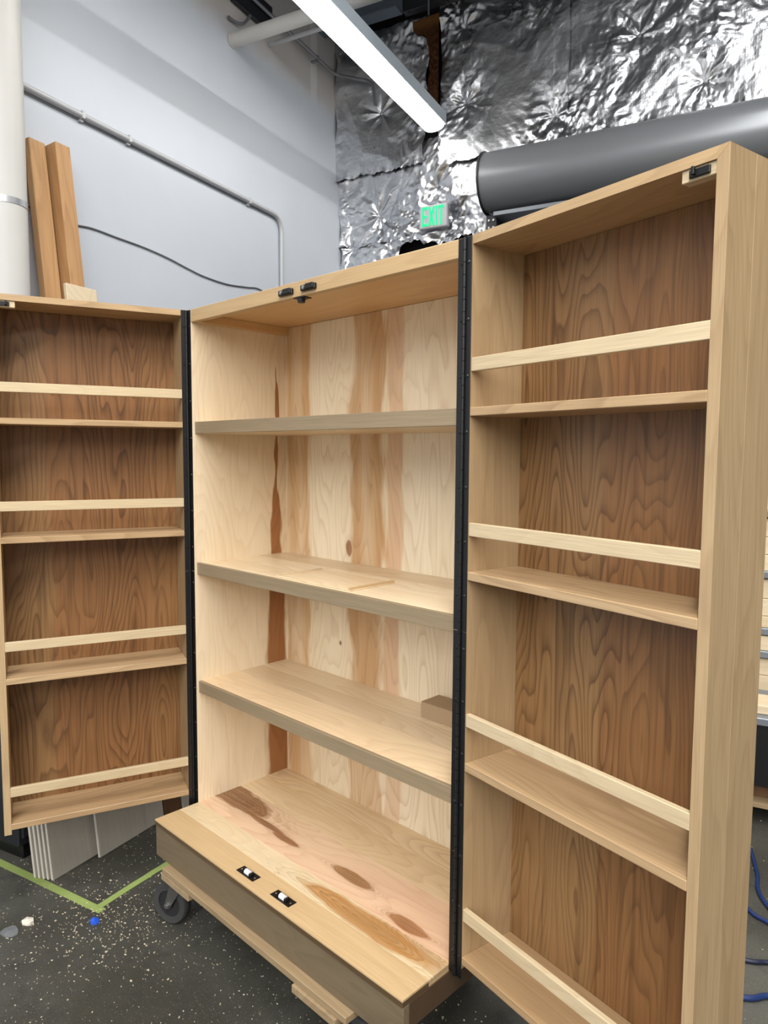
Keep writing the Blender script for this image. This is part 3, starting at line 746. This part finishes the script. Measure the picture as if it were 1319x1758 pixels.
def scrap(name, label, x, y, size, mat, seed, th=.004, cat='scrap'):
    rnd = random.Random(seed); bm = bmesh.new(); n = 9
    top = [bm.verts.new((size * rnd.uniform(.7, 1.1) * math.cos(2 * math.pi * i / n), size * .75 * rnd.uniform(.7, 1.1) * math.sin(2 * math.pi * i / n), th * rnd.uniform(.5, 1.6))) for i in range(n)]
    bot = [bm.verts.new((v.co.x, v.co.y, .0)) for v in top]
    c = bm.verts.new((0, 0, th * 1.8))
    for i in range(n):
        bm.faces.new((top[i], top[(i + 1) % n], c)); bm.faces.new((bot[i], bot[(i + 1) % n], top[(i + 1) % n], top[i]))
    bm.faces.new(bot[::-1])
    o = fin(bm, name, mat); o.location = (x, y, .0005); return tag(o, label, cat)
scrap('tape_scrap', 'crumpled bright blue tape scrap on the floor by the green corner mark', -.078, -.301, .017, M['bluetape'], 3, .007)
scrap('wood_offcut', 'small pale wood offcut on the floor left of the blue scrap', -.221, -.443, .022, M['paper'], 5, .007)
scrap('plastic_scrap', 'dull grey plastic scrap on the floor beside the pale offcut', -.212, -.497, .036, M['film'], 8, .003)
# wood chips: nobody could count them
bm = bmesh.new(); rc = random.Random(11)
def chip(x, y, s):
    a = rc.uniform(0, 6.28); ca, sa = math.cos(a), math.sin(a); l, w_ = s, s * rc.uniform(.3, .7); h = rc.uniform(.0008, .0022)
    q = [(-l, -w_), (l, -w_ * rc.uniform(.3, 1)), (l * rc.uniform(.5, 1), w_), (-l, w_ * rc.uniform(.4, 1))]
    b = [bm.verts.new((x + u * ca - v * sa, y + u * sa + v * ca, .0003)) for u, v in q]
    tp = [bm.verts.new((v.co.x, v.co.y, h * rc.uniform(.6, 1.4))) for v in b]
    bm.faces.new(tp)
    for i in range(4): bm.faces.new((b[i], b[(i + 1) % 4], tp[(i + 1) % 4], tp[i]))
for i in range(520):
    chip(rc.gauss(-.06, .14), rc.gauss(-.27, .12), rc.choice((.001, .0013, .0016, .002, .003)))
for i in range(2600):
    x = rc.uniform(-.6, 1.1); y = rc.uniform(-.95, .25)
    chip(x, y, rc.choice((.0007, .0008, .001, .0012, .0015, .0022)))
for i in range(500): chip(rc.uniform(.9, 2.4), rc.uniform(.1, 2.2), rc.choice((.0012, .0016, .002, .003)))
o = fin(bm, 'wood_chips', M['chips']); tag(o, 'pale wood chips and sawdust scattered over the dark floor', 'sawdust', kind='stuff')

# panels leaning on the charcoal tool cabinet behind the left door (room coordinates)
LE = math.radians(7.5)
def lean_panel(X, Y0_, Y1_, H, th, label, name='plywood_sheet', mat='ply', edge='ply_edge', group='plywood panels leaning behind the left door', le=LE):
    t = bpy.data.objects.new(name, None); col.objects.link(t); tag(t, label, 'sheet', group)
    t.matrix_world = Matrix.Translation(RM(X, Y0_, th * math.sin(le))) @ Matrix.Rotation(RA, 4, 'Z') @ Matrix.Rotation(-le, 4, 'Y')
    w_ = Y1_ - Y0_
    panel_yz('face', -.0018, 0, 0, w_, 0, H, M[mat], t)
    panel_yz('core', -th + .0018, -.0018, 0, w_, 0, H, M[edge], t)
    panel_yz('face', -th, -th + .0018, 0, w_, 0, H, M[mat], t)
    return t
names_ = ['frontmost of the five plywood panels leaning under the left door', 'second plywood panel from the front in the leaning row of five', 'middle plywood panel in the leaning row of five', 'fourth plywood panel from the front in the leaning row', 'rearmost plywood panel in the leaning row of five']
for i in range(5): lean_panel(.845 - i * .0165, -3.228 - i * .004, -2.77 - i * .01, .62, .011, names_[i])
lean_panel(.873, -3.060, -2.755, .60, .012, 'single wider plywood panel leaning in front of the row, its edge at mid stack')
lean_panel(.878, -2.75, -2.665, .66, .014, 'dark brown board leaning at the right end of the plywood panels', 'hardwood_board', 'brown', 'brown', None)
lean_panel(.885, -2.66, -2.45, .66, .014, 'pale narrow board leaning behind the left hinge', 'pine_offcut', 'ply', 'ply_edge', None)
t = rthing('tool_cabinet', 'low charcoal steel tool cabinet half hidden behind the left door', 'cabinet', .26, -3.22, 0)
box('body', 0, .40, 0, .55, .06, .55, M['toolcab'], t, .004)
box('plinth', .02, .38, 0.03, .52, 0, .06, M['black'], t, .002)
for i in range(3):
    dw = box('drawer', .40, .412, .01 + i * .178, .182 + i * .178, .09, .53, M['toolcab'], t, .003)
    box('handle', .412, .43, .04 + i * .178, .15 + i * .178, .46, .475, M['zinc'], dw, .003)

# ------------------------------------------------------------------ right background: cart, lumber rack, hose
t = rthing('work_cart', 'low steel cart with a black bin side at the right edge of the floor', 'cart', 2.80, -1.72, 0)
for x in (.0, .6):
    for y in (.0, .31): box('leg', x, x + .03, y, y + .03, 0, .40, M['darkmetal'], t, .002)
box('top_plate', -.02, .66, -.02, .36, .40, .43, M['greymetal'], t, .003)
box('bin_panel', -.01, .65, -.012, -.002, .16, .40, M['black'], t, .003)
panel_yz('bin_panel', -.012, -.002, 0, .34, .16, .40, M['black'], t)
box('lower_shelf', .0, .63, .0, .34, .07, .09, M['dolly'], t, .002)
def rbox(name, label, cat, X0, X1, Y0_, Y1_, Z0, Z1, mat, group=None, rz=0.0):
    bm = bmesh.new(); bm_box(bm, 0, X1 - X0, 0, Y1_ - Y0_, 0, Z1 - Z0, .002)
    o = fin(bm, name, mat); o.location = RM(X0, Y0_, Z0); o.rotation_euler = (0, 0, RA + rz)
    return tag(o, label, cat, group)
rbox('pine_plank', 'pale pine plank lying on top of the low steel cart', 'plank', 2.79, 3.45, -1.70, -1.55, .431, .465, M['pale'], None, .05)
rbox('wood_offcut', 'brown timber offcut lying under the black bin of the cart', 'offcut', 2.86, 3.3, -1.66, -1.55, .091, .15, M['brown'])
rbox('wood_offcut', 'short pale block standing on the floor before the cart', 'offcut', 2.815, 2.85, -1.80, -1.765, 0, .13, M['pale'], None, .2)
t = rthing('lumber_rack', 'grey steel rack holding stacked pale boards behind the right door', 'rack', 2.72, -1.15, 0)
for x in (.28, 1.15):
    box('upright', x, x + .05, .16, .21, 0, 1.5, M['darkmetal'], t, .003)
for z in (.30, .555, .655, .90, 1.16):
    box('shelf_bar', -.02, 1.3, -.17, .16, z, z + .03, M['greymetal'], t, .003)
GZ = [(.331, [.07, .075, .075]), (.586, [.066]), (.686, [.05, .075, .085]), (.931, [.07, .075, .08]), (1.191, [.06, .06])]
ordn = ['lowest', 'second', 'third']; shn = ['bottom', 'second', 'middle', 'fourth', 'top']
for i, (z, hs) in enumerate(GZ):
    for j, h_ in enumerate(hs):
        rbox('pine_board', '%s pale board on the %s bar of the lumber rack' % (ordn[j], shn[i]), 'lumber', 2.69 + .01 * j, 3.95, -1.31 + .006 * j, -1.02, z, z + h_ - .002, M['pale'], 'boards on the lumber rack')
        z += h_
# air hose on the floor (world coordinates)
def hose(pts, label, mat, r=.0065):
    bm = bmesh.new(); bm_tube(bm, smooth_path([(x, y, r + .0005 + z) for x, y, z in pts], 10), r, 10)
    o = fin(bm, 'air_hose', mat, None, True); return tag(o, label, 'hose', 'hose loops on the floor')
hose([(1.00, 1.75, 0), (1.15, 1.62, 0), (1.262, 1.40, 0), (1.30, 1.29, 0), (1.352, 1.215, 0), (1.45, 1.13, 0), (1.75, 1.05, 0)], 'blue air hose loop on the floor, the farthest of the loops', M['hose'])
hose([(.95, 1.55, 0), (1.15, 1.30, 0), (1.312, 1.156, 0), (1.377, 1.130, 0), (1.5, 1.08, 0), (1.8, 1.0, 0)], 'blue air hose loop on the floor, second from the back', M['hose'])
hose([(1.1, .80, 0), (1.25, .85, 0), (1.388, .912, 0), (1.431, .945, 0), (1.52, 1.0, 0)], 'dark navy hose crossing the floor in front of the blue loops', M['hosedark'])
hose([(1.1, .62, 0), (1.28, .68, 0), (1.427, .757, 0), (1.47, .808, 0), (1.55, .86, 0)], 'blue air hose nearest to the right door on the floor', M['hose'], .0075)
